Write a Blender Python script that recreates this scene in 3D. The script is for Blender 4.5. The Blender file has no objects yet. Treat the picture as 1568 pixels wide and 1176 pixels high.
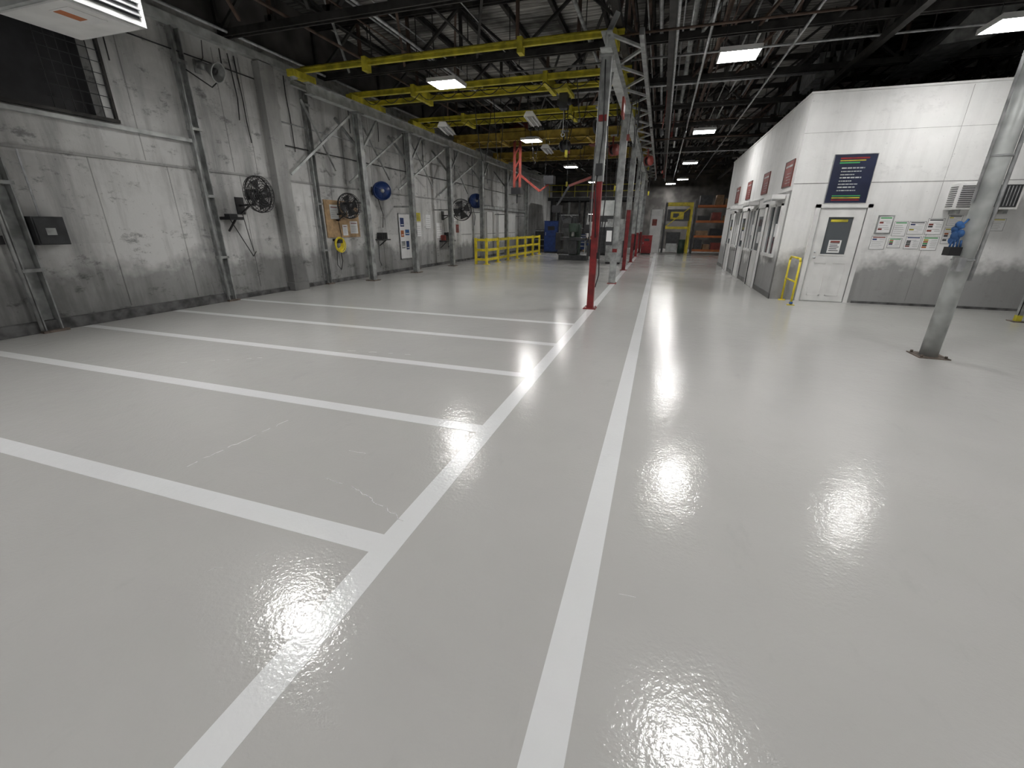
import bpy, bmesh, math, random
from mathutils import Vector, Matrix
random.seed(7)
sc=bpy.context.scene
try:
    sc.view_settings.view_transform='Standard'
    sc.view_settings.look='None'
except Exception: pass

# ---------------------------------------------------------------- materials
def newmat(name):
    m=bpy.data.materials.new(name); m.use_nodes=True
    nt=m.node_tree; b=nt.nodes['Principled BSDF']
    return m,nt,b
def N(nt,t,**k):
    n=nt.nodes.new(t)
    for a,v in k.items(): setattr(n,a,v)
    return n
def ramp(nt,src,p0,c0,p1,c1):
    r=N(nt,'ShaderNodeValToRGB'); e=r.color_ramp.elements
    e[0].position=p0; e[1].position=p1
    e[0].color=(*c0,1) if isinstance(c0,tuple) else (c0,c0,c0,1)
    e[1].color=(*c1,1) if isinstance(c1,tuple) else (c1,c1,c1,1)
    nt.links.new(src,r.inputs[0]); return r.outputs[0]
def noise(nt,scale,detail=4,vec=None,rough=.55,dist=0):
    n=N(nt,'ShaderNodeTexNoise'); n.inputs['Scale'].default_value=scale
    n.inputs['Detail'].default_value=detail; n.inputs['Roughness'].default_value=rough
    n.inputs['Distortion'].default_value=dist
    if vec is not None: nt.links.new(vec,n.inputs['Vector'])
    return n.outputs[0]
def mul(nt,a,b,fac=1,mode='MULTIPLY'):
    m=N(nt,'ShaderNodeMix',data_type='RGBA',blend_type=mode)
    m.inputs[0].default_value=fac
    nt.links.new(a,m.inputs[6])
    if isinstance(b,tuple): m.inputs[7].default_value=(*b,1)
    else: nt.links.new(b,m.inputs[7])
    return m.outputs[2]
def mapped(nt,pos,s):
    mp=N(nt,'ShaderNodeMapping'); mp.inputs['Scale'].default_value=s; nt.links.new(pos,mp.inputs[0]); return mp.outputs[0]
def plain(name,col,rough=.5,metal=0,var=.25,scale=6,bump=.0):
    m,nt,b=newmat(name)
    tc=N(nt,'ShaderNodeNewGeometry').outputs['Position']
    c0=tuple(max(0,c*(1-var)) for c in col); c1=tuple(min(1,c*(1+var*.5)) for c in col)
    n=noise(nt,scale,2,tc)
    nt.links.new(ramp(nt,n,.35,c0,.65,c1),b.inputs['Base Color'])
    b.inputs['Roughness'].default_value=rough; b.inputs['Metallic'].default_value=metal
    if bump:
        bp=N(nt,'ShaderNodeBump'); bp.inputs['Strength'].default_value=bump; bp.inputs['Distance'].default_value=.01
        nt.links.new(noise(nt,40,2,tc),bp.inputs['Height']); nt.links.new(bp.outputs[0],b.inputs['Normal'])
    return m
def concrete(name,ca,cb,streak=.4,scuff=.55,base=.5,panel=.14,pit=.8):
    m,nt,b=newmat(name)
    pos=N(nt,'ShaderNodeNewGeometry').outputs['Position']
    c=ramp(nt,noise(nt,.6,5,pos,.62),.36,cb,.60,ca)
    sn=N(nt,'ShaderNodeVectorMath',operation='SNAP'); sn.inputs[1].default_value=(2.6,2.6,1.28); nt.links.new(pos,sn.inputs[0])
    wn=N(nt,'ShaderNodeTexWhiteNoise'); nt.links.new(sn.outputs[0],wn.inputs[0])
    c=mul(nt,c,ramp(nt,wn.outputs['Value'],0,1-panel,1,1.0))
    c=mul(nt,c,ramp(nt,noise(nt,2.6,5,mapped(nt,pos,(1,1,.12)),.65),.34,1-streak,.54,1.0))
    c=mul(nt,c,ramp(nt,noise(nt,2.4,6,mapped(nt,pos,(.8,.8,1.5)),.75),.33,1-scuff,.43,1.0))
    c=mul(nt,c,ramp(nt,noise(nt,14,4,pos,.8),.27,.25,.36,1.0),pit)
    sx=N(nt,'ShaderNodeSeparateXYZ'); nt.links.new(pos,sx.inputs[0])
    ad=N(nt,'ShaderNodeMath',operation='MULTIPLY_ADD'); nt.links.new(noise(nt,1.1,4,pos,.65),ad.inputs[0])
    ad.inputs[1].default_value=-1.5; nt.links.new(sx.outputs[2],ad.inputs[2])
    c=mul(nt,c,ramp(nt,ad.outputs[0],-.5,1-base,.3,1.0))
    nt.links.new(c,b.inputs['Base Color']); b.inputs['Roughness'].default_value=.7
    bp=N(nt,'ShaderNodeBump'); bp.inputs['Strength'].default_value=.35; bp.inputs['Distance'].default_value=.02
    nt.links.new(noise(nt,7,5,pos,.7),bp.inputs['Height']); nt.links.new(bp.outputs[0],b.inputs['Normal'])
    return m
def floormat(name,col,rough):
    m,nt,b=newmat(name)
    pos=N(nt,'ShaderNodeNewGeometry').outputs['Position']
    c=ramp(nt,noise(nt,.35,4,pos,.6),.35,tuple(x*.94 for x in col),.65,tuple(x*1.03 for x in col))
    c=mul(nt,c,ramp(nt,noise(nt,4,5,mapped(nt,pos,(1,.4,1)),.7),.25,.93,.40,1.0))
    nt.links.new(c,b.inputs['Base Color'])
    nt.links.new(ramp(nt,noise(nt,1.2,3,pos),.3,rough*.85,.7,rough*1.2),b.inputs['Roughness'])
    b.inputs['IOR'].default_value=1.36
    a=N(nt,'ShaderNodeMath',operation='MULTIPLY_ADD'); nt.links.new(noise(nt,9,2,pos),a.inputs[0]); a.inputs[1].default_value=1.6
    nt.links.new(noise(nt,50,2,pos),a.inputs[2])
    bp=N(nt,'ShaderNodeBump'); bp.inputs['Strength'].default_value=.55; bp.inputs['Distance'].default_value=.0022
    nt.links.new(a.outputs[0],bp.inputs['Height']); nt.links.new(bp.outputs[0],b.inputs['Normal'])
    return m
def emis(name,col,s):
    m,nt,b=newmat(name)
    b.inputs['Base Color'].default_value=(*col,1)
    b.inputs['Emission Color'].default_value=(*col,1); b.inputs['Emission Strength'].default_value=s
    return m

FLOOR=floormat('epoxy_floor_grey',(.495,.49,.475),.13)
LINE=floormat('epoxy_line_white',(.77,.78,.785),.15)
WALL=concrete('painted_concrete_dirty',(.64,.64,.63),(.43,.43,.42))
WALL2=concrete('painted_plaster_white',(.80,.80,.79),(.71,.71,.70),streak=.10,scuff=.10,base=.6,panel=.03,pit=.35)
PIL=concrete('concrete_pilaster',(.40,.40,.39),(.26,.26,.255),streak=.3,scuff=.3,panel=.05)
CURB=plain('curb_dark',(.10,.10,.10),.8,0,.6,5,.3)
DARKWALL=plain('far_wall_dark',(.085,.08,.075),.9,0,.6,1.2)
STEELD=plain('truss_black_steel',(.04,.038,.036),.6,.2,.5,4)
STEELB=plain('truss_rusty_steel',(.10,.065,.05),.7,.1,.5,3)
STEELG=plain('grey_painted_steel',(.33,.34,.335),.45,.3,.4,5)
STEELL=plain('light_grey_steel',(.50,.52,.51),.45,.2,.3,4)
GALV=plain('galvanised',(.46,.47,.48),.35,.5,.3,8)
YEL=plain('safety_yellow',(.72,.58,.03),.45,0,.25,5)
YELD=plain('crane_yellow_aged',(.56,.49,.04),.55,0,.4,4)
ORG=plain('crane_ochre',(.42,.30,.05),.6,0,.4,3)
RED=plain('safety_red',(.22,.014,.016),.4,0,.35,5)
REDB=plain('hoist_red',(.22,.04,.03),.5,0,.3,5)
BLK=plain('black_plastic',(.018,.018,.02),.4,0,.3,5)
DGR=plain('dark_grey_enamel',(.05,.052,.055),.4,.3,.3,6)
BLUE=plain('blue_plastic',(.012,.035,.14),.4,0,.3,5)
BLUEL=plain('blue_cloth',(.03,.11,.30),.7,0,.4,9)
WHT=plain('white_enamel',(.74,.74,.73),.4,0,.1,3)
PAPER=plain('paper_white',(.76,.76,.76),.7,0,.05,4)
CORK=plain('plywood',(.42,.28,.15),.7,0,.3,6)
NAVY=plain('navy_sign',(.015,.02,.05),.35,0,.2,3)
GRN=plain('machine_green',(.045,.075,.055),.5,0,.3,4)
GRNB=plain('sign_green',(.05,.33,.10),.5,0,.1,4)
ORB=plain('rack_orange',(.46,.13,.03),.5,0,.2,4)
BRN=plain('cardboard',(.30,.19,.11),.8,0,.3,5)
RUST=plain('rust_base',(.16,.13,.11),.8,.2,.5,12)
CRK=plain('crack_glint_white',(.82,.82,.82),.2,0,.05,9)  # near-white colour stands in for light glinting along floor cracks
GLASS,_nt,_b=newmat('window_glass'); _b.inputs['Base Color'].default_value=(.10,.11,.12,1); _b.inputs['Roughness'].default_value=.06
LAMP=emis('led_diffuser',(1,.985,.965),88)
LAMPS=emis('led_diffuser_strong',(1,.985,.965),108)  # same fixture, strength raised to lift the left floor and wall
LAMPW=emis('led_diffuser_weak',(1,.985,.965),62)  # same fixture, strength lowered to calm the bright pool on the right
TVS=emis('task_light',(1,.97,.9),14)
DECK,nt,b=newmat('roof_deck_boards')
pos=N(nt,'ShaderNodeNewGeometry').outputs['Position']
c=ramp(nt,noise(nt,1.6,5,mapped(nt,pos,(.3,4.5,1)),.7),.36,(.16,.15,.14),.58,(.62,.61,.58))
w=N(nt,'ShaderNodeTexWave',bands_direction='Y'); w.inputs['Scale'].default_value=2.2; nt.links.new(pos,w.inputs[0])
c=mul(nt,c,ramp(nt,w.outputs[0],.0,.25,.12,1.0)); c=mul(nt,c,ramp(nt,noise(nt,.45,4,pos),.40,.2,.56,1.0))
nt.links.new(c,b.inputs['Base Color']); b.inputs['Roughness'].default_value=.85

# ---------------------------------------------------------------- mesh builder
class MB:
    def __init__(s,name): s.name=name; s.bm=bmesh.new(); s.mats=[]
    def mi(s,m):
        if m not in s.mats: s.mats.append(m)
        return s.mats.index(m)
    def _fin(s,vs,mat,smooth=False):
        i=s.mi(mat); fs=set()
        for v in vs:
            for f in v.link_faces: fs.add(f)
        for f in fs: f.material_index=i; f.smooth=smooth
    def box(s,a,b,mat,rot=None):
        a=Vector(a);b=Vector(b);c=(a+b)/2;d=b-a
        M=Matrix.Translation(c)@(rot.to_4x4() if rot else Matrix.Identity(4))@Matrix.Diagonal((abs(d.x),abs(d.y),abs(d.z),1))
        r=bmesh.ops.create_cube(s.bm,size=1,matrix=M); s._fin(r['verts'],mat); return s
    def fr(s,p,q):
        p=Vector(p);q=Vector(q);z=(q-p).normalized()
        up=Vector((0,0,1)) if abs(z.z)<.95 else Vector((0,1,0))
        x=up.cross(z).normalized(); y=z.cross(x)
        return Matrix((x,y,z)).transposed().to_4x4(),(q-p).length,(p+q)/2
    def beam(s,p,q,w,h,mat):
        R,L,c=s.fr(p,q)
        r=bmesh.ops.create_cube(s.bm,size=1,matrix=Matrix.Translation(c)@R@Matrix.Diagonal((w,h,L,1))); s._fin(r['verts'],mat); return s
    def ibeam(s,p,q,w,h,mat,t=.018):
        R,L,c=s.fr(p,q)
        for off,sx,sy in ((h/2-t/2,w,t),(-h/2+t/2,w,t),(0,t,h-2*t)):
            r=bmesh.ops.create_cube(s.bm,size=1,matrix=Matrix.Translation(c)@R@Matrix.Translation((0,off,0))@Matrix.Diagonal((sx,sy,L,1))); s._fin(r['verts'],mat)
        return s
    def tube(s,p,q,r1,mat,r2=None,seg=10,caps=True):
        R,L,c=s.fr(p,q)
        r=bmesh.ops.create_cone(s.bm,cap_ends=caps,segments=seg,radius1=r1,radius2=r1 if r2 is None else r2,depth=L,matrix=Matrix.Translation(c)@R)
        s._fin(r['verts'],mat,True); return s
    def path(s,pts,r,mat,seg=6):
        for a,b in zip(pts[:-1],pts[1:]): s.tube(a,b,r,mat,seg=seg)
        return s
    def torus(s,c,R,r,mat,axis='Z',seg=28,ms=6,M=None):
        base={'Z':Matrix.Identity(4),'X':Matrix.Rotation(math.pi/2,4,'Y'),'Y':Matrix.Rotation(math.pi/2,4,'X')}[axis]
        T=Matrix.Translation(c)@(M if M else base)
        g=[]
        for i in range(seg):
            a=2*math.pi*i/seg; row=[]
            for j in range(ms):
                b=2*math.pi*j/ms
                row.append(s.bm.verts.new(T@Vector(((R+r*math.cos(b))*math.cos(a),(R+r*math.cos(b))*math.sin(a),r*math.sin(b)))))
            g.append(row)
        k=s.mi(mat)
        for i in range(seg):
            for j in range(ms):
                f=s.bm.faces.new((g[i][j],g[(i+1)%seg][j],g[(i+1)%seg][(j+1)%ms],g[i][(j+1)%ms])); f.material_index=k; f.smooth=True
        return s
    def sph(s,c,r,mat,sc=(1,1,1)):
        q=bmesh.ops.create_uvsphere(s.bm,u_segments=14,v_segments=8,radius=r,matrix=Matrix.Translation(c)@Matrix.Diagonal((*sc,1))); s._fin(q['verts'],mat,True); return s
    def poly(s,pts,mat):
        vs=[s.bm.verts.new(p) for p in pts]; f=s.bm.faces.new(vs); f.material_index=s.mi(mat); return s
    def prism(s,pts,vec,mat):
        vec=Vector(vec); a=[s.bm.verts.new(p) for p in pts]; b=[s.bm.verts.new(Vector(p)+vec) for p in pts]
        n=len(pts); k=s.mi(mat); fs=[s.bm.faces.new(a),s.bm.faces.new(b[::-1])]
        for i in range(n): fs.append(s.bm.faces.new((a[i],b[i],b[(i+1)%n],a[(i+1)%n])))
        for f in fs: f.material_index=k
        return s
    def done(s,bevel=0,name=None):
        bmesh.ops.recalc_face_normals(s.bm,faces=s.bm.faces[:])
        vs=s.bm.verts; lo=Vector((min(v.co.x for v in vs),min(v.co.y for v in vs),min(v.co.z for v in vs))); hi=Vector((max(v.co.x for v in vs),max(v.co.y for v in vs),max(v.co.z for v in vs)))
        o=Vector(((lo.x+hi.x)/2,(lo.y+hi.y)/2,lo.z)); bmesh.ops.translate(s.bm,verts=s.bm.verts[:],vec=-o)
        me=bpy.data.meshes.new(s.name); s.bm.to_mesh(me); s.bm.free()
        for m in s.mats: me.materials.append(m)
        ob=bpy.data.objects.new(s.name,me); ob.location=o; sc.collection.objects.link(ob)
        if bevel:
            bv=ob.modifiers.new('bevel','BEVEL'); bv.width=bevel; bv.segments=2; bv.limit_method='ANGLE'
        return ob
def dup(ob,loc):
    o=bpy.data.objects.new(ob.name.split('.')[0],ob.data); o.location=loc; sc.collection.objects.link(o)
    return o

XL=-8.96; YO=11.82; XO=2.68; XC=-1.22; YB=38.0; XR=13.0; YN=-6.0; ZR=6.5
# ---------------------------------------------------------------- shell
MB('floor').box((XL-.3,YN-.2,-.2),(XR+.2,YB+.2,0),FLOOR).done()
m=MB('trim_floor_marking_lines')
lw=.14
m.box((-1.185-lw/2,-3,0),(-1.185+lw/2,31,.0012),LINE); m.box((-.165-lw/2,-3,0),(-.165+lw/2,31,.0012),LINE)
for y in (1.53,2.98,4.42,5.86,7.30):
    m.box((XL+.12,y-lw/2,0),(-1.185-lw/2,y+lw/2,.0012),LINE)
m.done()
m=MB('wall_left')
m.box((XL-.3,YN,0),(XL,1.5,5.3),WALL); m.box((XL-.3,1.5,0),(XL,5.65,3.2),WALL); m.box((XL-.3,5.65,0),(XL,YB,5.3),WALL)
m.box((XL-.3,1.5,5.1),(XL,5.65,5.3),WALL)
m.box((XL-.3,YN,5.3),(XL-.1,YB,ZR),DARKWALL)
m.done()
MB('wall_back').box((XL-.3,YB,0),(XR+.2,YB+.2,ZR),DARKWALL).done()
MB('wall_right').box((XR,YN,0),(XR+.2,YB,ZR),WALL).done()
MB('wall_front').box((XL-.3,YN-.2,0),(XR+.2,YN,ZR),WALL).done()
MB('ceiling').box((XL-.3,YN-.2,ZR),(XR+.2,YB+.2,ZR+.15),DECK).done()
MB('window_1').box((XL-.28,1.5,3.2),(XL-.22,5.65,5.1),BLK).done()
m=MB('window_guard_mesh')
for i in range(12):
    z=3.22+i*.16; m.tube((XL+.06,4.9,z),(XL+.06,5.75,z),.006,BLK,seg=4)
for i in range(7):
    y=4.95+i*.13; m.tube((XL+.06,y,3.2),(XL+.06,y,5.05),.006,BLK,seg=4)
m.beam((XL+.06,1.5,3.2),(XL+.06,5.8,3.2),.05,.05,STEELD)
for y in (1.5,5.78): m.beam((XL+.03,y,3.18),(XL+.03,y,5.1),.05,.04,STEELD)
m.done()
m=MB('baseboard_left'); m.box((XL,YN,0),(XL+.11,7.0,.17),CURB); m.box((XL,7.1,0),(XL+.06,30,.10),CURB); m.done(.01)
m=MB('trim_wall_ledge')
for (y0,y1) in ((YN,3.85),(4.12,7.0),(7.2,8.85),(9.3,12),(12.1,30)):
    m.box((XL,y0,2.60),(XL+.03,y1,2.64),PIL)
m.box((XL,4.15,3.08),(XL+.10,7.05,3.14),STEELL)
for y in (5.2,6.45,8.0,10.9,13.2,15.2,17.6): m.box((XL,y-.007,.2),(XL+.006,y+.007,2.6),PIL)
for y in (6.1,7.9,8.5,11.6,12.9,14.6,16.5): m.box((XL,y-.007,2.66),(XL+.006,y+.007,4.9),PIL)
m.box((XL,YN,4.98),(XL+.16,YB,5.12),STEELL)
m.tube((XL+.25,5.9,5.2),(XL+.25,YB-.3,5.2),.03,GALV,seg=8)
m.done()
def channel(y,w,d,top,mat=STEELG,x=XL,name='wall_column'):
    m=MB(name); m.box((x,y-w/2,0),(x+.02,y+w/2,top),mat)
    m.box((x+.02,y-w/2,0),(x+d,y-w/2+.018,top),mat); m.box((x+.02,y+w/2-.018,0),(x+d,y+w/2,top),mat)
    m.box((x,y-w/2-.05,0),(x+d+.05,y+w/2+.05,.03),RUST)
    for z in (.9,2.1,3.3,4.4): m.box((x+.02,y-w/2-.03,z),(x+d+.01,y+w/2+.03,z+.05),mat)
    m.tube((x+d+.03,y-w/2-.05,.05),(x+d+.03,y-w/2-.05,top-.3),.022,mat,seg=8)
    return m.done()
channel(3.98,.22,.16,4.95,STEELG); channel(7.1,.16,.14,4.95); channel(10.25,.14,.12,4.95,STEELG)
m=MB('wall_pilaster'); m.box((XL,8.85,0),(XL+.2,9.25,4.95),PIL); m.box((XL,8.8,0),(XL+.24,9.3,.2),PIL); m.done(.01)
for y in (12.3,15.2,18.4,22,26,30): channel(y,.16,.13,4.95,STEELL)
XF=-8.22
def icol(x,y,top,mat,w=.17):
    m=MB('crane_column'); t=.02
    m.box((x-w/2,y-w/2,.02),(x-w/2+t,y+w/2,top),mat);m.box((x+w/2-t,y-w/2,.02),(x+w/2,y+w/2,top),mat);m.box((x-w/2+t,y-t/2,.02),(x+w/2-t,y+t/2,top),mat)
    m.box((x-.16,y-.16,0),(x+.16,y+.16,.025),RUST); m.box((x-.14,y-.14,top),(x+.14,y+.14,top+.03),mat)
    m.beam((x,y,top-.9),(XL+.02,y,top-.05),.06,.06,mat); m.beam((x-.05,y,2.2),(XL+.02,y,2.2),.05,.05,mat)
    m.beam((x,y+.05,top-.9),(x,y+.9,top),.06,.06,mat)
    return m.done()
for y in [11.4,14.0,17.0,20.4,24.0,28.0]: icol(XF,y,4.42,STEELG)
m=MB('crane_runway_beam'); m.ibeam((XF,9.6,4.58),(XF,31,4.58),.16,.24,STEELL)
m.ibeam((XL+.3,9.6,4.72),(XL+.3,31,4.72),.1,.12,STEELL)
y=9.7;k=0
while y<30:
    a,b2=(XF,XL+.3) if k%2==0 else (XL+.3,XF)
    m.beam((a,y,4.66),(b2,y+1.0,4.68),.06,.05,STEELL); y+=1.0;k+=1
m.done()
m=MB('diagonal_brace')
for y0,y1 in ((9.2,11.4),(11.4,14.0),(14,17),(17,20.4)):
    m.beam((XL+.2,y0+.1,2.75),(XF-.12,y1-.15,4.35),.05,.05,STEELL)
    m.beam((XF-.13,y0+.3,4.35),(XL+.25,y1-.5,3.0),.04,.04,STEELG)
m.done()

# ---- centre column line
def ccol(x,y,redtop,top=4.35,w=.13):
    m=MB('crane_support_column')
    m.box((x-w/2,y-w/2,.02),(x+w/2,y+w/2,redtop),RED); m.box((x-w/2-.015,y-w/2-.015,redtop),(x+w/2+.015,y+w/2+.015,top),STEELG)
    m.box((x-.13,y-.13,0),(x+.13,y+.13,.022),RED); m.box((x-.12,y-.14,top),(x+.12,y+.14,top+.03),STEELG)
    for sx in (-.1,.1):
        for sy in (-.1,.1): m.tube((x+sx,y+sy,.02),(x+sx,y+sy,.045),.014,STEELG,seg=6)
    m.tube((x-w/2-.035,y-.03,1.2),(x-w/2-.035,y-.03,top),.014,GALV,seg=6)
    m.beam((x,y+.06,top-.8),(x,y+.85,top),.06,.06,STEELG)
    return m
m=ccol(XC,8.97,2.4)
m.box((XC-.13,8.87,1.05),(XC-.066,8.96,1.25),BLK); m.box((XC+.066,8.9,1.0),(XC+.12,9.0,1.12),BLK)
m.path([(XC+.1,8.88,3.3),(XC+.16,8.88,2.2),(XC+.11,8.88,1.15),(XC+.14,8.88,.7),(XC+.085,8.88,.45)],.012,BLK)
m.path([(XC-.1,8.88,3.0),(XC-.13,8.88,1.9),(XC-.09,8.88,1.2)],.01,BLK)
m.path([(XC-.02,8.86,4.3),(XC+.03,8.86,3.2),(XC-.04,8.86,2.3),(XC+.02,8.87,1.4)],.012,BLK)
m.box((XC-.07,8.86,3.38),(XC+.07,8.89,3.48),RED); m.box((XC-.06,8.85,2.5),(XC+.06,8.89,2.7),DGR)
m.done(.004)
m=ccol(XC,13.4,1.0); m.box((XC-.1,13.3,0),(XC+.1,13.33,.9),STEELG); m.box((XC-.28,13.2,1.1),(XC-.08,13.35,1.6),DGR); m.box((XC-.25,13.18,1.2),(XC-.1,13.2,1.5),PAPER)
m.box((XC-.5,13.25,1.9),(XC-.1,13.4,2.3),STEELL); m.path([(XC-.3,13.3,1.9),(XC-.35,13.3,1.5),(XC-.5,13.3,1.2),(XC-.45,13.3,.9)],.015,BLK); m.done(.004)
m=ccol(XC,17.8,2.2); m.box((XC-.3,17.7,1.1),(XC-.08,17.85,1.7),STEELG); m.done(.004)
for y in (22.2,26.6,31): ccol(XC,y,1.3).done(.004)
m=MB('crane_runway_girder')
m.ibeam((XC,8.6,4.5),(XC,32,4.5),.18,.24,STEELL); m.beam((XC+.55,8.8,4.62),(XC+.55,32,4.62),.08,.1,STEELG)
y=8.8;k=0
while y<31.5:
    a,b2=(XC,XC+.55) if k%2==0 else (XC+.55,XC)
    m.beam((a,y,4.64),(b2,y+.8,4.64),.05,.045,STEELL); y+=.8;k+=1
m.beam((XC,8.75,4.6),(XC+.15,8.75,4.9),.05,.08,STEELG)
m.done()
m=MB('fire_extinguisher_sign').box((XC+.12,10.8,3.85),(XC+.16,11.2,4.2),REDB); m.box((XC+.161,10.86,3.95),(XC+.164,11.13,4.1),PAPER)  # red fire extinguisher sign hung by the runway girder
m.tube((XC+.14,10.97,4.2),(XC+.14,10.97,4.4),.01,GALV); m.done()
def hreel(x,y,z,R=.18,mat=DGR):
    m=MB('overhead_cable_reel'); Rt=Matrix.Rotation(math.pi/2,4,'X')@Matrix.Rotation(.9,4,'Y'); T=Matrix.Translation((x,y,z))@Rt
    for a,b2,r_,mm in ((-.1,-.08,R,mat),(.08,.1,R,mat),(-.08,.08,R*.75,BLK)): m.tube(T@Vector((0,0,a)),T@Vector((0,0,b2)),r_,mm,seg=22)
    m.beam((x-.05,y,z),(x-.05,y,z+.45),.05,.03,mat); m.box((x-.15,y-.08,z+.42),(x+.1,y+.08,z+.46),STEELG)
    m.path([(x+R*.6,y,z-.1),(x+R*.7,y+.02,z-.6),(x+R*.7,y-.02,z-1.1)],.012,BLK); m.tube((x+R*.7,y-.02,z-1.25),(x+R*.7,y-.02,z-1.1),.03,YELD)
    return m.done()
hreel(XC-.55,12.6,4.0); hreel(XC-.6,16.6,4.05,mat=REDB); hreel(XC+.45,19.5,4.05,mat=REDB); hreel(-3.4,16.0,4.15)

# ---- right column (pipe) and far right post
m=MB('steel_pipe_column')
x,y=3.62,7.0
m.box((x-.17,y-.17,0),(x+.17,y+.17,.012),RUST); m.tube((x,y,.012),(x,y,4.9),.098,STEELL,seg=28)
m.tube((x+.13,y-.02,1.0),(x+.13,y-.02,4.9),.022,GALV,seg=8); m.tube((x-.125,y-.04,1.9),(x-.125,y-.04,4.9),.016,GALV,seg=8)
for z in (1.25,2.4,3.4): m.torus((x,y,z),.102,.012,GALV)
for sx in (-.13,.13):
    for sy in (-.13,.13): m.tube((x+sx,y+sy,.01),(x+sx,y+sy,.04),.016,RUST,seg=6)
m.box((x-.13,y-.2,1.12),(x-.06,y-.09,1.28),GALV)
m.box((x-.22,y-.12,1.30),(x-.10,y+.02,1.40),BLK)
m.box((x-.16,y-.1,4.9),(x+.16,y+.1,4.94),STEELG)
m.done()
m=MB('blue_gloves'); random.seed(3)
for i in range(8):
    a=(x-.15+random.uniform(-.05,.02),y-.06+random.uniform(-.03,.03),1.66-i*.026)
    m.sph(a,.036,BLUEL,(1.1,.7,.8+random.random()*.8))
m.tube((x-.10,y-.04,1.72),(x-.16,y-.06,1.64),.012,BLUEL)
for i in range(4): m.tube((x-.2+i*.03,y-.06,1.48),(x-.21+i*.035,y-.07,1.40),.011,BLUEL)
m.done()
m=MB('steel_post')
m.box((6.4,10.3,0),(6.6,10.5,.015),RUST); m.box((6.46,10.36,.015),(6.54,10.44,.12),YELD); m.box((6.465,10.365,.12),(6.475,10.435,4.9),STEELG); m.box((6.465,10.365,.12),(6.535,10.375,4.9),STEELG); m.done()

# ---------------------------------------------------------------- office
XE=9.0; YE=22.5; HO=4.22
m=MB('wall_office_front'); m.box((XO,YO,0),(XE,YO+.15,HO),WALL2); m.box((XO-.02,YO-.02,HO),(XE,YO+.17,HO+.04),WALL2)
m.box((XO,YO-.004,2.52),(XE,YO,2.535),PIL); m.box((XO,YO-.003,3.5),(XE,YO,3.506),PIL)
m.box((5.35,YO-.003,0.1),(5.356,YO,4.2),PIL)
m.box((4.35,YO-.012,0),(XE,YO,.05),CURB)
m.done()
m=MB('wall_office_side'); m.box((XO,YO+.15,0),(XO+.15,YE,HO),WALL2); m.box((XO-.02,YO+.17,HO),(XO+.17,YE,HO+.04),WALL2)
m.box((XO-.02,YO+.0,0),(XO,YE,.12),PIL); m.box((XO-.012,YO+.1,2.36),(XO,YE,2.40),PIL); m.box((XO-.01,YO,0),(XO,YO+.12,2.4),PIL)
m.done()
MB('wall_office_back').box((XO+.15,YE-.15,0),(XE,YE,HO),WALL2).done()
MB('wall_office_roof').box((XO+.15,YO+.15,HO-.1),(XE,YE-.15,HO),DARKWALL).done()
m=MB('door_1')
d0,d1=3.30,4.17; y=YO-.001
m.box((d0-.09,y-.05,0),(d0,y,2.10),WHT);m.box((d1,y-.05,0),(d1+.09,y,2.10),WHT);m.box((d0-.09,y-.05,2.03),(d1+.09,y,2.10),WHT)
def doorleaf(m,d0,d1,y,mat):
    m.box((d0+.01,y-.03,.01),(d1-.01,y,1.05),mat);m.box((d0+.01,y-.03,1.85),(d1-.01,y,2.02),mat)
    m.box((d0+.01,y-.03,1.05),(d0+.2,y,1.85),mat);m.box((d1-.2,y-.03,1.05),(d1-.01,y,1.85),mat)
    m.box((d0+.2,y-.012,1.05),(d1-.2,y,1.85),GLASS)
    for a,b2,c2,d2 in ((d0+.18,1.03,d1-.18,1.06),(d0+.18,1.84,d1-.18,1.87)): m.box((a,y-.038,b2),(c2,y-.03,d2),mat)
    for a in (d0+.18,d1-.2): m.box((a,y-.038,1.06),(a+.02,y-.03,1.84),mat)
    for (a,c2) in ((d0+.12,(d0+d1)/2-.05),((d0+d1)/2+.05,d1-.12)):
        for (z0,z1) in ((.14,.86),):
            m.box((a,y-.036,z0),(c2,y-.03,z0+.02),mat);m.box((a,y-.036,z1),(c2,y-.03,z1+.02),mat)
            m.box((a,y-.036,z0),(a+.02,y-.03,z1),mat);m.box((c2-.02,y-.036,z0),(c2,y-.03,z1),mat)
doorleaf(m,d0,d1,y,WHT)
for a in (d0-.003,d1-.003): m.box((a,y-.052,0),(a+.006,y-.029,2.03),STEELG)
m.box((d0,y-.052,2.024),(d1,y-.029,2.030),STEELG)
m.sph((d0+.09,y-.08,.98),.03,GALV); m.tube((d0+.09,y-.03,.98),(d0+.09,y-.08,.98),.012,GALV); m.tube((d0+.09,y-.045,1.1),(d0+.09,y-.03,1.1),.022,GALV)
m.box((d0+.32,y-.018,1.09),(d0+.56,y-.013,1.36),PAPER)
for i in range(5): m.box((d0+.35,y-.0195,1.13+i*.04),(d0+.53-.03*(i%2),y-.018,1.145+i*.04),DGR)
m.box((d0+.35,y-.0195,1.31),(d0+.53,y-.018,1.345),REDB)
m.box((d0+.26,y-.018,1.74),(d0+.58,y-.013,1.79),YELD)
m.done()
def wordlines(m,x0,x1,y,z,h,mat,axis='x',fill=.9,seed=0):
    random.seed(seed); x=x0
    lim=x0+(x1-x0)*fill
    while x<lim:
        w=random.uniform(.6,2.6)*h*1.6; w=min(w,lim-x)
        if w<h*.4: break
        m.box((x,y-.003,z),(x+w,y,z+h),mat); x+=w+h*.6
m=MB('information_sign'); s0,s1=3.34,4.12; y=YO-.012
m.box((s0,YO-.012,2.12),(s1,YO-.001,3.08),NAVY)
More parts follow.
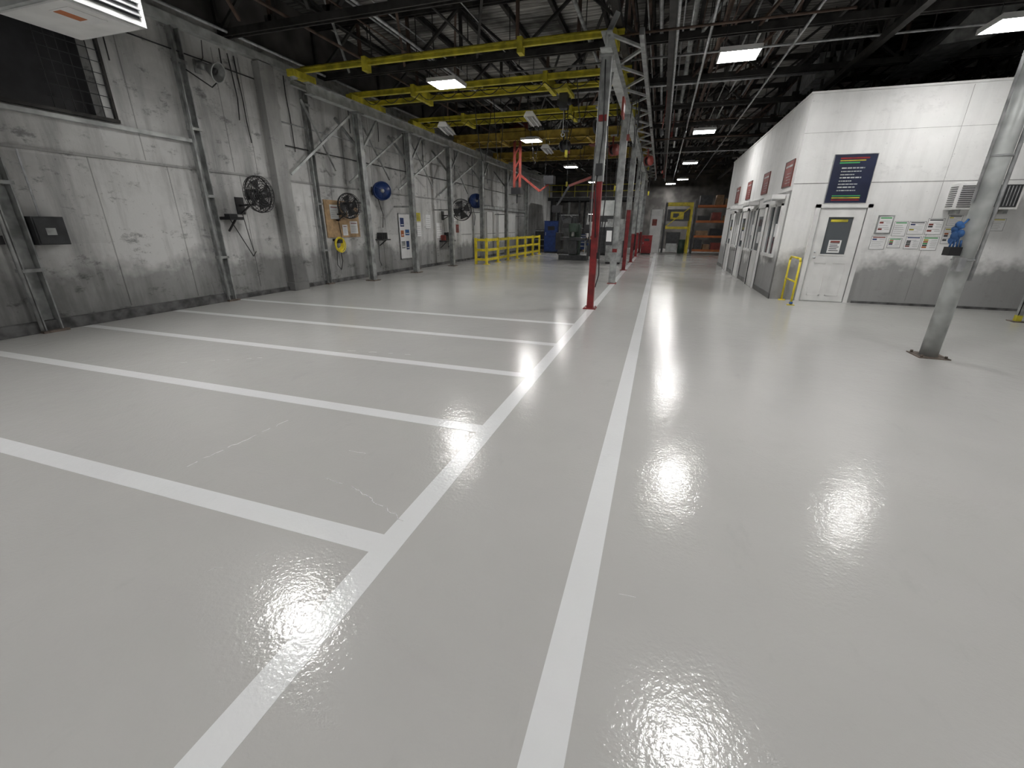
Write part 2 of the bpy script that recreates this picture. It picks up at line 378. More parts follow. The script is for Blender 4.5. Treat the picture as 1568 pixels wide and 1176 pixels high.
for (a,b2,c2,d2) in ((s0,2.12,s1,2.13),(s0,3.07,s1,3.08),(s0,2.12,s0+.01,3.08),(s1-.01,2.12,s1,3.08)): m.box((a,y-.003,b2),(c2,y,d2),STEELG)
m.box((s0+.12,y-.003,2.985),(s1-.14,y,3.015),RED); m.box((s0+.12,y-.003,2.945),(s1-.2,y,2.965),YELD); m.box((s0+.12,y-.003,2.90),(s1-.3,y,2.925),GRNB)
zz=2.80
for i,(f,hh) in enumerate(((.9,.024),(.8,.018),(.55,.018),(.85,.024),(.5,.018),(.8,.018),(.7,.024),(.75,.018))):
    wordlines(m,s0+.18,s1-.14,y,zz,hh,STEELL,fill=f,seed=i); zz-=.062
m.box((s0+.12,y-.003,2.26),(s1-.14,y,2.28),GRNB); m.box((s0+.12,y-.003,2.22),(s1-.14,y,2.24),YELD); m.box((s0+.12,y-.003,2.175),(s1-.14,y,2.2),RED)
m.done()
m=MB('window_air_conditioner'); y=YO-.32
m.box((5.5,y,1.98),(6.5,YO-.001,2.46),WHT)
for i in range(11):
    z=2.02+i*.038; m.box((5.54,y-.012,z),(5.92,y,z+.014),DGR)
m.box((5.96,y-.01,2.02),(6.46,y,2.42),DGR)
for i in range(9):
    xx=5.99+i*.052; m.box((xx,y-.016,2.04),(xx+.014,y-.01,2.40),GALV)
for i in range(10):
    z=2.03+i*.04; m.box((5.488,y+.04,z),(5.5,YO-.05,z+.014),DGR)
m.box((5.6,y+.05,1.9),(5.66,YO-.001,1.98),STEELG); m.box((6.34,y+.05,1.9),(6.4,YO-.001,1.98),STEELG)
m.done(.006)
cols=[REDB,GRNB,BLUE,YELD,DGR,ORB]
def paper(x0,z0,w,h,seed,frame=None,rot=0):
    random.seed(seed); m=MB('wall_notice'); y=YO-.001
    if frame: m.box((x0-.02,y-.015,z0-.02),(x0+w+.02,y,z0+h+.02),frame); y-=.015
    m.box((x0,y-.004,z0),(x0+w,y,z0+h),PAPER)
    y-=.004
    m.box((x0+w*.1,y-.002,z0+h*.86),(x0+w*.9,y,z0+h*.93),random.choice(cols))
    for a,b2,c2,d2 in ((x0,z0,x0+w,z0+.008),(x0,z0,x0+.008,z0+h),(x0+w-.008,z0,x0+w,z0+h),(x0,z0+h-.008,x0+w,z0+h)): m.box((a,y-.001,b2),(c2,y,d2),STEELG)
    for i in range(5):
        z=z0+h*(.7-.13*i); 
        if random.random()<.45: m.box((x0+w*.1,y-.002,z),(x0+w*.38,y,z+h*.1),random.choice(cols)); m.box((x0+w*.55,y-.002,z+h*.03),(x0+w*.9,y,z+h*.05),STEELG)
        else: m.box((x0+w*.1,y-.002,z),(x0+w*random.uniform(.6,.9),y,z+h*.02),STEELG)
    return m.done()
paper(4.44,1.52,.25,.34,1,STEELG); paper(4.40,1.18,.28,.28,2); paper(4.74,1.46,.24,.3,3); paper(4.72,1.22,.24,.2,4)
paper(5.0,1.5,.29,.26,5); paper(5.31,1.5,.28,.32,6); paper(5.02,1.2,.27,.26,7); paper(5.31,1.18,.29,.28,8); paper(5.63,1.32,.24,.32,9); paper(5.63,1.68,.24,.2,10); paper(5.9,1.3,.26,.34,12); paper(6.34,1.58,.24,.24,11)
m=MB('light_switch_box'); m.box((6.18,YO-.07,1.0),(6.30,YO-.001,1.2),GALV); m.box((6.22,YO-.085,1.07),(6.26,YO-.07,1.13),BLK)
m.tube((6.24,YO-.03,1.2),(6.24,YO-.03,1.88),.012,GALV,seg=8); m.done(.004)
m=MB('conduit_box'); m.box((7.5,YO-.08,1.3),(7.7,YO-.001,1.6),GALV); m.tube((7.6,YO-.04,1.6),(7.6,YO-.04,4.2),.014,GALV,seg=8); m.done(.004)
def sidedoor(y0,y1,nm):
    m=MB(nm); x=XO-.021
    m.box((x-.05,y0-.08,0),(x,y0,2.2),WHT);m.box((x-.05,y1,0),(x,y1+.08,2.2),WHT);m.box((x-.05,y0-.08,2.12),(x,y1+.08,2.2),WHT)
    m.box((x-.025,y0,.01),(x,y1,1.0),WHT); m.box((x-.025,y0,1.9),(x,y1,2.11),WHT)
    m.box((x-.025,y0,1.0),(x,y0+.15,1.9),WHT); m.box((x-.025,y1-.15,1.0),(x,y1,1.9),WHT)
    m.box((x-.01,y0+.15,1.0),(x,y1-.15,1.9),GLASS); m.box((x-.03,y0+.2,1.2),(x-.016,y0+.45,1.5),PAPER)
    m.box((x-.052,y0-.004,0),(x-.02,y0+.01,2.12),DGR); m.box((x-.052,y1-.01,0),(x-.02,y1+.004,2.12),DGR)
    m.sph((x-.07,y1-.09,1.0),.03,GALV); m.tube((x,y1-.09,1.0),(x-.07,y1-.09,1.0),.012,GALV)
    return m.done()
sidedoor(13.9,14.8,'door_2'); sidedoor(16.6,17.5,'door_3'); sidedoor(19.4,20.3,'door_4')
for k,(y0,y1) in enumerate(((12.3,13.4),(15.3,16.2),(18.1,19.0))):
    m=MB('window_%d'%(k+2)); x=XO-.001
    m.box((x-.008,y0,1.0),(x,y1,2.1),GLASS)
    for a in (y0,(y0+y1)/2,y1): m.box((x-.04,a-.03,.95),(x,a+.03,2.15),WHT)
    m.box((x-.04,y0-.03,2.1),(x,y1+.03,2.16),WHT); m.box((x-.06,y0-.05,.93),(x,y1+.05,1.0),WHT)
    m.box((x-.013,y0+.1,1.4),(x-.008,y0+.32,1.7),PAPER)
    m.done()
for y0 in (12.05,14.45,17.0,19.4):
    m=MB('red_wall_sign'); m.box((XO-.02,y0,2.5),(XO-.001,y0+.75,3.06),REDB)
    m.box((XO-.023,y0+.1,2.92),(XO-.02,y0+.65,2.96),STEELL)
    for i in range(4): m.box((XO-.023,y0+.1,2.58+i*.065),(XO-.02,y0+.5-.06*(i%2),2.592+i*.065),STEELG)
    for (a,b2,c2,d2) in ((y0,2.5,y0+.75,2.51),(y0,3.05,y0+.75,3.06),(y0,2.5,y0+.01,3.06),(y0+.74,2.5,y0+.75,3.06)): m.box((XO-.026,a,b2),(XO-.02,c2,d2),DGR)
    m.done()
m=MB('office_side_canopy')
for y0 in (12.2,15.2,18.0):
    m.box((XO-.3,y0,2.24),(XO-.02,y0+.9,2.34),WHT); m.box((XO-.30,y0,2.2),(XO-.28,y0+.9,2.24),GALV)
m.done(.005)
m=MB('yellow_guard_rail')
r=.022; x=2.93; y0,y1=10.95,11.76
m.path([(x,y0,.02),(x,y0,.93),(x,y0+.06,.99),(x,y1-.06,.99),(x,y1,.93),(x,y1,.02)],r,YEL,10)
m.tube((x,y0,.5),(x,y1,.5),r*.9,YEL,seg=10)
for yy in (y0,y1-.02): m.box((x-.07,yy-.04,0),(x+.07,yy+.04,.015),YEL)
m.sph((x,y0,.05),.035,BLUEL)
m.done()

# ---------------------------------------------------------------- left wall equipment
def fan(y,z,R=.36,mat=BLK,blade=BLK,yaw=.5,x=XL+.55,name='wall_fan'):
    x0=XL; m=MB(name); c=Vector((x,y,z))
    Rt=Matrix.Rotation(-yaw,4,'Z')@Matrix.Rotation(math.pi/2,4,'Y')
    T=Matrix.Translation(c)@Rt
    for k,(rr,zz) in enumerate(((R,0),(R,.09),(R*.97,-.06),(R*.86,.11),(R*.72,.12),(R*.58,.13),(R*.45,.135),(R*.3,.14),(R*.2,.14),(R*.6,-.1))):
        m.torus(T@Vector((0,0,zz)),rr,.007 if k else .016,mat,M=Rt,seg=30,ms=5)
    for i in range(30):
        a=i*math.pi/15; ca,sa=math.cos(a),math.sin(a)
        m.path([T@Vector((.06*ca,.06*sa,.14)),T@Vector((R*.72*ca,R*.72*sa,.12)),T@Vector((R*ca,R*sa,.09)),T@Vector((R*ca,R*sa,0)),T@Vector((R*.97*ca,R*.97*sa,-.06)),T@Vector((.09*ca,.09*sa,-.12))],.0045,mat,4)
    for i in range(4):
        a=i*math.pi/2+.4
        pts=[]
        for (rr,da) in ((.05,-.5),(R*.5,-.62),(R*.9,-.55),(R*.92,.45),(R*.5,.45),(.05,.5)):
            pts.append(T@Vector((rr*math.cos(a+da),rr*math.sin(a+da),.03+.05*da)))
        m.poly(pts,blade)
    m.tube(T@Vector((0,0,-.26)),T@Vector((0,0,-.02)),.11,mat,seg=16); m.tube(T@Vector((0,0,-.02)),T@Vector((0,0,.08)),.05,mat,seg=12)
    m.tube(T@Vector((0,0,.13)),T@Vector((0,0,.15)),.08,mat,seg=14)
    p=T@Vector((0,0,-.18)); m.tube(p,(p.x,p.y,p.z-.2),.02,mat); m.beam((p.x,p.y,p.z-.2),(x0+.02,y,z-.22),.05,.04,mat)
    m.box((x0,y-.1,z-.4),(x0+.03,y+.1,z-.05),mat); m.beam((x0+.03,y,z-.38),(x0+.3,(y+p.y)/2,z-.22),.03,.03,mat)
    m.path([(x0+.04,y,z-.4),(x0+.06,y+.03,z-.8),(x0+.05,y+.1,z-1.2)],.008,mat)
    return m.done()
fan(7.85,2.2,x=XL+.6,yaw=-.1); fan(11.0,2.1,.33,x=XL+.45,yaw=.3); fan(17.7,2.22,.42,x=XL+.9,yaw=.9)
m=MB('horn_loudspeaker'); y,z=7.5,4.45; p=Vector((XL+.2,y,z)); d=Vector((.85,.15,-.35)).normalized()
m.box((XL,y-.06,z-.1),(XL+.03,y+.06,z+.12),STEELG); m.beam((XL+.03,y,z),p,.04,.04,STEELG)
m.tube(p-d*.1,p+d*.05,.07,STEELG,seg=16); m.tube(p+d*.05,p+d*.3,.05,STEELG,r2=.17,seg=20,caps=False); m.torus(p+d*.3,.17,.012,STEELL,M=d.to_track_quat('Z','Y').to_matrix().to_4x4()); m.tube(p+d*.05,p+d*.24,.03,DGR,r2=.06,seg=12)
m.path([p-d*.1,(XL+.04,y+.15,z+.2),(XL+.03,y+.2,z+.5)],.008,BLK); m.done()
def reel(y,z,x=XL+.35,R=.28):
    m=MB('hose_reel'); Rt=Matrix.Rotation(-.75,4,'Z')@Matrix.Rotation(math.pi/2,4,'Y'); T=Matrix.Translation((x,y,z))@Rt
    m.tube(T@Vector((0,0,-.08)),T@Vector((0,0,-.06)),R,BLUE,seg=28); m.tube(T@Vector((0,0,.06)),T@Vector((0,0,.08)),R,BLUE,seg=28)
    m.tube(T@Vector((0,0,-.06)),T@Vector((0,0,.06)),R*.8,BLK,seg=24); m.torus(T@Vector((0,0,.085)),R*.95,.015,BLUE,M=Rt); m.tube(T@Vector((0,0,.08)),T@Vector((0,0,.11)),.06,STEELG)
    for i in range(3):
        a=i*2.1; m.beam(T@Vector((.05*math.cos(a),.05*math.sin(a),.09)),T@Vector((R*.9*math.cos(a),R*.9*math.sin(a),.09)),.03,.01,BLUE)
    m.beam(T@Vector((0,0,-.08)),(XL+.06,y,z),.06,.06,DGR); m.box((XL+.035,y-.1,z-.12),(XL+.06,y+.1,z+.12),DGR)
    m.path([T@Vector((0,-R*.7,0)),(x-.1,y+.1,z-.7),(x-.15,y+.1,z-1.1)],.012,BLK)
    return m.done()
reel(12.85,2.62); reel(20.6,2.72,R=.33)
m=MB('electrical_panel'); m.box((XL,4.12,1.28),(XL+.24,4.5,1.68),DGR); m.box((XL+.24,4.14,1.30),(XL+.255,4.48,1.66),DGR)
m.box((XL+.255,4.24,1.42),(XL+.26,4.36,1.52),STEELG); m.tube((XL+.1,4.3,1.68),(XL+.1,4.3,2.58),.015,GALV); m.box((XL+.1,4.5,1.46),(XL+.16,4.56,1.52),GALV)
m.done(.008)
m=MB('conduit_run')
m.tube((XL+.05,YN+.5,1.72),(XL+.05,3.7,1.72),.02,GALV,seg=8)
m.box((XL,3.35,1.3),(XL+.14,3.8,1.42),BLK); m.tube((XL+.05,3.6,1.42),(XL+.05,3.6,1.72),.016,GALV,seg=8)
m.done()
m=MB('wall_shelf_bracket'); m.box((XL,7.3,1.68),(XL+.3,7.62,1.74),BLK); m.beam((XL+.02,7.45,1.45),(XL+.28,7.45,1.7),.03,.03,BLK); m.box((XL+.08,7.36,1.74),(XL+.22,7.56,1.80),DGR)
m.path([(XL+.05,7.5,1.7),(XL+.06,7.75,1.2),(XL+.07,7.9,.9),(XL+.06,8.0,1.0)],.01,BLK); m.done()
m=MB('bulletin_board'); m.box((XL,10.5,1.25),(XL+.03,11.95,2.25),CORK)
random.seed(5)
for (a,b2,w,h,mm) in ((10.7,1.75,.35,.38,WHT),(11.15,1.3,.22,.3,PAPER),(11.45,1.8,.3,.36,PAPER),(11.5,1.35,.35,.35,PAPER),(11.2,1.75,.2,.2,BRN)):
    m.box((XL+.03,a,b2),(XL+.036,a+w,b2+h),mm); m.box((XL+.036,a+.04,b2+h*.8),(XL+.038,a+w-.04,b2+h*.86),REDB)
    for i in range(4): m.box((XL+.036,a+.04,b2+h*(.15+.14*i)),(XL+.038,a+w-.06,b2+h*(.17+.14*i)),STEELG)
m.done()
m=MB('yellow_cord_coil')
for i in range(8): m.torus((XL+.13+.012*i,10.75+.02*math.sin(i*2),1.06+.02*math.cos(i*3)),.13+.01*i,.013,YEL,axis='X')
m.box((XL,10.7,1.15),(XL+.12,10.8,1.22),BLK); m.box((XL+.1,10.65,1.1),(XL+.22,10.85,1.2),BLK)
m.path([(XL+.12,10.7,1.0),(XL+.1,10.65,.5),(XL+.1,10.8,.35),(XL+.1,10.9,.6),(XL+.1,10.85,1.0)],.01,BLK)
m.done()
m=MB('equipment_shelf'); m.box((XL,12.75,1.12),(XL+.3,13.2,1.16),DGR); 
for i in range(3): m.box((XL+.05,12.8+.12*i,1.16),(XL+.22,12.9+.12*i,1.36),BLK)
m.beam((XL+.02,12.95,.95),(XL+.28,12.95,1.13),.03,.03,DGR); m.path([(XL+.05,12.85,1.1),(XL+.06,12.8,.5),(XL+.05,12.9,.3)],.01,BLK); m.done()
m=MB('poster_panel'); x=XL; y0,y1=14.2,15.0
m.box((x,y0,.42),(x+.02,y1,2.0),PAPER)
for (a,b2,c2,d2) in ((y0,.42,y0+.03,2.0),(y1-.03,.42,y1,2.0),(y0,.42,y1,.45),(y0,1.97,y1,2.0)): m.box((x,a,b2),(x+.03,c2,d2),GALV)
for (a,z,w,h,mm) in ((.1,1.55,.25,.3,BLUE),(.42,1.6,.25,.25,PAPER),(.1,1.2,.2,.22,ORB),(.4,1.25,.28,.2,BLUEL),(.1,.8,.25,.25,STEELG),(.42,.75,.2,.3,BLUE)):
    m.box((x+.02,y0+a,z),(x+.024,y0+a+w,z+h),mm); m.box((x+.024,y0+a+.03,z+.05),(x+.026,y0+a+w-.03,z+.08),WHT)
m.done()
for (yy,zz,w,h,mm) in ((15.45,1.2,.35,.5,PAPER),(15.5,1.75,.3,.3,YELD),(16.2,1.5,.4,.5,PAPER),(17.1,1.1,.5,.6,PAPER),(19.0,1.3,.3,.35,REDB),(18.7,1.8,.4,.5,PAPER)):
    m=MB('posted_sheet'); m.box((XL,yy,zz),(XL+.01,yy+w,zz+h),mm)
    for i in range(5): m.box((XL+.01,yy+.04,zz+h*(.12+.15*i)),(XL+.012,yy+w-.05,zz+h*(.14+.15*i)),STEELG)
    m.done()
m=MB('wall_tool_rack'); m.box((XL,17.3,.95),(XL+.35,18.2,1.0),DGR)
random.seed(9)
for i in range(5):
    yy=17.35+i*.16; h=random.uniform(.1,.35); m.box((XL+.06,yy,1.0),(XL+.25,yy+.1,1.0+h),random.choice([BLK,DGR,REDB,STEELG,YELD]))
for yy in (17.4,18.1): m.beam((XL+.02,yy,.7),(XL+.32,yy,.96),.03,.03,DGR)
m.done()
m=MB('wall_panels_white')
for y0 in (19.4,21.0,22.8,24.6,26.4): m.box((XL,y0,.1),(XL+.06,y0+1.3,2.3),WALL2); m.box((XL+.06,y0+.05,1.2),(XL+.07,y0+1.25,1.23),PIL)
m.box((XL,19.2,2.45),(XL+.12,30,2.58),STEELL)
m.done()
m=MB('wall_cable'); random.seed(11)
for y in (5.9,8.25,8.4,9.7,12.0,12.6,13.4,14.9,16.2,19,21,23):
    z=4.9; pts=[]
    zb=random.choice([2.9,3.6,3.3,4.0])
    while z>zb: pts.append((XL+.025+random.uniform(0,.02),y+random.uniform(-.02,.02)+(5-z)*random.uniform(0,.02),z)); z-=.4
    m.path(pts,.011,BLK)
m.path([(XL+.18,7.12,4.3),(XL+.3,7.5,4.1),(XL+.2,7.9,4.4),(XL+.1,8.0,4.9)],.012,BLK)
# horizontal conduits
m.tube((XL+.04,9.4,3.9),(XL+.04,YB-9,3.9),.014,GALV,seg=6); m.tube((XL+.04,9.4,3.4),(XL+.04,YB-9,3.4),.012,BLK,seg=6)
m.tube((XL+.05,5.9,4.6),(XL+.05,8.8,4.6),.012,BLK,seg=6)
m.done()
m=MB('yellow_safety_railing')
p0=Vector((-7.15,18.2,0)); p1=Vector((-6.95,26.5,0)); n=6
for i in range(n+1):
    p=p0.lerp(p1,i/n); m.box((p.x-.05,p.y-.05,0),(p.x+.05,p.y+.05,1.1),YEL); m.box((p.x-.12,p.y-.12,0),(p.x+.12,p.y+.12,.02),YEL)
for z in (.2,.6,1.02): m.beam(p0+Vector((0,0,z)),p1+Vector((0,0,z)),.05,.11,YEL)
for z in (.2,.6,1.02): m.beam(p0+Vector((0,0,z)),p0+Vector((-.5,0,z)),.05,.1,YEL)
m.box(p0+Vector((-.55,-.05,0)),p0+Vector((-.45,.05,1.1)),YEL)
m.done(.006)

# ---------------------------------------------------------------- roof structure
def truss(y,x0=XL-.05,x1=XR-.05,zb=5.2,zt=6.25):
    m=MB('roof_truss')
    for s_ in (-.06,.06):
        m.beam((x0,y+s_,zb),(x1,y+s_,zb),.035,.12,STEELD); m.beam((x0,y+s_,zt),(x1,y+s_,zt),.035,.11,STEELD)
    n=int((x1-x0)/1.3); dx=(x1-x0)/n
    for i in range(n+1):
        x=x0+i*dx; m.beam((x,y,zb),(x,y,zt),.07,.06,STEELB if i%3 else STEELD)
        if i<n:
            a,b2=((zb,zt) if i%2==0 else (zt,zb)); m.beam((x,y,a),(x+dx,y,b2),.08,.05,STEELD)
            m.box((x-.12,y-.03,zb-.02),(x+.12,y+.03,zb+.18),STEELD)
    return m.done()
t=truss(2.0)
for y in (5.0,8.2,11.0,13.8,16.6,19.4,22.2,25.0,27.8,30.6,33.4,36.2): dup(t,(t.location.x,y,t.location.z))
m=MB('roof_purlins')
x=XL+.5
while x<XR: m.ibeam((x,YN,6.40),(x,YB,6.40),.08,.13,STEELD,.015); x+=1.1
m.done()
m=MB('longitudinal_roof_girder')
for X in (XC+.1,XC+1.0,3.6,8.0):
    m.beam((X,-4,5.0),(X,YB-.1,5.0),.12,.12,STEELD); m.beam((X,-4,6.2),(X,YB-.1,6.2),.1,.1,STEELD)
    y=-4;k=0
    while y<YB-1.2:
        m.beam((X,y,5.0 if k%2 else 6.2),(X,y+1.2,6.2 if k%2 else 5.0),.07,.05,STEELB if X<0 else STEELD); m.beam((X,y,5.0),(X,y,6.2),.06,.06,STEELD); y+=1.2;k+=1
m.done()
m=MB('lateral_roof_brace'); random.seed(21)
for y in (5,8.2,11,13.8,16.6,19.4,22.2,25,27.8,30.6):
    for X in (-8,-6.4,-4.5,-2.8,.3,1.3,2.6,5.5,7.0,9.5):
        m.beam((X,y,5.2),(X+1.4,y+2.8,6.3),.06,.05,random.choice([STEELD,STEELB,STEELD])); 
        if random.random()<.7: m.beam((X+1.4,y,6.3),(X,y+2.8,5.2),.05,.05,random.choice([STEELD,STEELB,STEELG]))
m.done()
m=MB('overhead_pipes'); random.seed(14)
lst=[(-.45,5.35,.04,GALV),(-.15,5.05,.03,STEELG),(.15,5.5,.06,STEELG),(.45,4.95,.025,GALV),(.7,5.3,.035,STEELB),(-.7,5.6,.05,STEELB),(1.9,5.4,.05,GALV),(-2.0,5.5,.04,STEELG),(-5.6,5.3,.03,GALV),(6.2,5.5,.06,STEELG)]
for i in range(20): lst.append((random.uniform(-1.1,2.4),random.uniform(4.85,6.1),random.uniform(.012,.03),random.choice([GALV,STEELG,STEELL,STEELB,STEELD])))
for i in range(7): lst.append((random.uniform(-7.5,-2),random.uniform(5.0,6.1),random.uniform(.012,.03),random.choice([GALV,STEELD,STEELB])))
for (X,z,r_,mm) in lst:
    m.tube((X,0,z),(X,YB-.2,z),r_,mm,seg=7)
    y=2
    while y<YB-1: m.beam((X,y,z),(X,y,6.33),.018,.018,STEELD); y+=3
m.done()
m=MB('cross_pipes')
for i in range(14):
    y=7.4+i*2.1; z=random.uniform(4.8,5.9); x0=random.choice([XL+.3,XC-.2,-.8,-4]); x1=random.choice([XC+1.5,2.5,XR-.3,3.3])
    m.tube((x0,y,z),(x1,y,z),random.uniform(.014,.032),random.choice([GALV,STEELD,STEELG,STEELB]),seg=7)
    for X in (x0+.1,(x0+x1)/2,x1-.1): m.beam((X,y,z),(X,y,6.33),.016,.016,STEELD)
m.done()
m=MB('hanging_cables')
for i in range(34):
    y=random.uniform(9.2,28); x=random.choice([XC,XC,-.6,.1,-2.6,-4,-5.2])+random.uniform(-.35,.45); z1=random.uniform(3.3,4.5) if x<-.7 else random.uniform(4.0,4.7)
    w=random.uniform(.15,.5); n=7
    if i%2: m.path([(x,y,5.15),(x+.02,y,(5.15+z1)/2),(x-.01,y+.02,z1)],.01,BLK if i%3 else REDB,5); m.box((x-.04,y-.03,z1-.14),(x+.03,y+.05,z1),random.choice([BLK,YELD,REDB,DGR]))
    else: m.path([(x,y+w*k*4/n,5.1-(5.1-z1)*math.sin(math.pi*k/n)) for k in range(n+1)],.012,BLK,5)
m.done()
m=MB('overhead_conduit'); random.seed(4)
pts=[]
for i in range(40):
    x=-1.1+i*.28; pts.append((x,8.05,4.93+.10*abs(math.sin(i*.39))-.05+random.uniform(-.015,.015)))
m.path(pts,.016,GALV)
m.path([(x_,y_+.05,z_+.04-(.05 if i%5 else 0)) for i,(x_,y_,z_) in enumerate(pts)],.01,BLK)
m.beam((XC+.3,8.0,5.06),(XR-.1,8.0,5.06),.10,.10,STEELD)
m.done()
m=MB('ventilation_duct'); m.box((3.4,15,5.3),(4.1,30,5.8),GALV)
for y in range(15,31,2): m.box((3.37,y-.03,5.27),(4.13,y+.03,5.83),STEELG)
for y in (16,22,28): m.beam((3.4,y,5.8),(3.4,y,6.3),.02,.02,STEELD)
m.done()
m=MB('hanging_duct_panel'); m.prism([(4.9,12.6,5.1),(5.7,12.6,5.15),(6.3,12.6,6.0),(5.7,12.6,6.1)],(0,2.4,0),STEELG); m.done()

# ---------------------------------------------------------------- bridge cranes
def bridge(y,z,mat,sec=(.12,.2),x0=XF,x1=XC,gap=0,festoon=True,name='bridge_crane'):
    m=MB(name)
    for g in ([0] if not gap else [0,gap]):
        m.ibeam((x0-.2,y+g,z+.1),(x1+.2,y+g,z+.1),sec[0],sec[1],mat,.025)
    L=max(gap,.0)
    for X in (x0,x1):
        m.box((X-.09,y-.35,z-.08),(X+.09,y+L+.35,z+.05),mat)
        for yy in (y-.25,y+L+.25): m.tube((X-.06,yy,z-.06),(X+.06,yy,z-.06),.07,STEELG,seg=14)
    if festoon:
        x=x0+.3
        while x<x1-.6:
            pts=[(x+.55*k/6,y-.1,z-.02-.16*math.sin(math.pi*k/6)) for k in range(7)]; m.path(pts,.009,BLK,5); x+=.55
    for g in (.25,.75): 
        X=x0+(x1-x0)*g; m.box((X-.05,y-.1,z-.06),(X+.05,y+L+.1,z+.2),mat)
    return m
m=bridge(9.5,4.78,YELD,(.07,.09),festoon=False); m.path([(XF-.1,9.62,4.99),(XC+.1,9.62,4.99)],.018,YELD)
for i in range(8): m.beam((XF+.3+i*.92,9.5,4.9),(XF+.3+i*.92,9.62,4.99),.03,.03,YELD)
m.done()
m=bridge(11.5,4.78,YELD,(.09,.12),gap=.85); 
m.path([(XF,11.5,4.88),(-4.7,11.9,4.88),(XC,12.35,4.88)],.02,YELD); m.done()
m=bridge(14.6,4.78,YELD,(.09,.12),gap=.8); m.done()
m=bridge(18.0,4.78,ORG,(.14,.28),gap=1.2)
X=-5.9
m.box((X-.5,17.9,5.04),(X+.5,19.3,5.14),ORG); m.tube((X-.3,18.6,5.3),(X+.4,18.6,5.3),.15,REDB,seg=18); m.box((X-.55,18.4,5.1),(X-.3,18.8,5.45),DGR)
m.beam((X-.12,18.6,5.0),(X-.12,18.6,3.1),.09,.09,REDB); m.beam((X+.12,18.6,5.0),(X+.12,18.6,3.1),.09,.09,REDB)
for z in (3.3,3.8,4.3): m.beam((X-.12,18.6,z),(X+.12,18.6,z+.4),.05,.05,REDB)
m.box((X-.2,18.4,2.85),(X+.2,18.8,3.1),BLK)
m.beam((X+.1,18.6,3.6),(X+1.0,18.5,2.95),.08,.08,REDB); m.beam((X+1.0,18.5,2.95),(X+1.5,18.5,3.3),.06,.06,REDB); m.tube((X,18.6,2.9),(X,18.6,2.5),.02,BLK)
m.box((X+1.2,18.3,3.2),(X+1.6,18.7,3.5),BLK)
m.done()
m=bridge(22.5,4.78,ORG,(.14,.26),gap=1.2)
X=-3.4; m.box((X-.5,22.4,5.02),(X+.5,23.8,5.14),ORG); m.tube((X-.3,23.1,5.3),(X+.4,23.1,5.3),.15,YELD,seg=18); m.tube((X,23.1,5.0),(X,23.1,3.2),.015,BLK); m.box((X-.12,23,2.9),(X+.12,23.2,3.2),REDB); m.torus((X,23.1,2.8),.08,.02,BLK,axis='Y')
m.done()
m=MB('chain_hoist'); X=-2.6; m.box((X-.15,11.45,4.62),(X+.15,12.4,4.70),YELD)
m.box((X-.1,11.8,4.3),(X+.1,12.05,4.62),DGR); m.tube((X-.16,11.92,4.45),(X+.16,11.92,4.45),.08,DGR,seg=14); m.tube((X,11.92,4.3),(X,11.92,3.8),.01,GALV,seg=6); m.torus((X,11.92,3.75),.04,.012,GALV,axis='Y'); m.path([(X+.1,11.9,4.3),(X+.12,11.9,3.7),(X+.11,11.9,3.4)],.009,BLK); m.box((X+.08,11.87,3.24),(X+.14,11.93,3.4),YELD); m.done()
m=MB('manipulator_arm'); X=-2.9
m.beam((X,20.6,4.9),(X,20.6,3.6),.12,.12,REDB); m.beam((X,20.6,3.7),(X-1.2,20.6,3.3),.1,.1,REDB); m.beam((X-1.2,20.6,3.3),(X-1.7,20.6,2.5),.08,.08,DGR); m.box((X-1.9,20.4,2.2),(X-1.5,20.8,2.5),BLK); m.tube((X-.1,20.5,3.6),(X-.1,20.75,3.6),.14,DGR); m.beam((X-1.7,20.6,2.5),(X-1.4,20.6,1.7),.05,.05,BLK)
m.box((X-.4,20.3,4.85),(X+.4,20.9,4.98),REDB); m.beam((X,20.6,4.98),(X,20.6,5.2),.1,.1,STEELD)
m.done()

# ---------------------------------------------------------------- lamps
def lampmesh(LM):
    m=MB('high_bay_light'); a,d=.34,.30
    m.box((-a,-d,.03),(a,d,.08),WHT)
    for s_ in (-1,1):
        m.box((-a-.015,s_*d-.008,0.0),(a+.015,s_*d+.008,.08),WHT); m.box((s_*a-.008,-d,0),(s_*a+.008,d,.08),WHT)
    for yy in (-.145,.145): m.box((-a+.02,yy-.13,.004),(a-.02,yy+.13,.03),LM)
    m.box((-.2,-.08,.08),(.2,.08,.15),GALV)
    for X in (-.25,.25): m.tube((X,0,.08),(X,0,.6),.006,DGR,seg=5)
    return m.done()
ZL=4.6
for LM,pts in ((LAMP,[(-5.0,y) for y in (10.4,17.5,25.3,34)]+[(1.0,y) for y in (-3,4,10.4,17.5,25.3,33.4)]+[(.3,36.5)]),
               (LAMPS,[(-5.0,-3),(-5.0,4)]),
               (LAMPW,[(4.9,-3),(4.9,4),(4.9,10.2),(9.6,4)])):
    L=lampmesh(LM); L.location=(pts[0][0],pts[0][1],ZL)
    for p in pts[1:]: dup(L,(p[0],p[1],ZL))
def fluo(x,y,z,ang):
    m=MB('fluorescent_fixture'); 
    m.prism([(-.16,-.6,0),(.16,-.6,0),(.09,-.6,.12),(-.09,-.6,.12)],(0,1.2,0),WHT)
    m.box((-.13,-.58,-.01),(.13,.58,-.001),GALV)
    for yy in (-.45,.45): m.tube((0,yy,.12),(0,yy,.6),.006,DGR,seg=5)
    for xx in (-.07,.07): m.tube((xx,-.55,-.03),(xx,.55,-.03),.016,PAPER,seg=8)
    o=m.done(); o.location=(x,y,z); o.rotation_euler=(0,0,ang); return o
fluo(-6.5,13.4,4.25,.25); fluo(-3.8,13.4,4.35,.1); fluo(-4.2,16.8,4.1,.1)
m=MB('unit_heater')
c=Vector((-6.3,3.95,3.85))
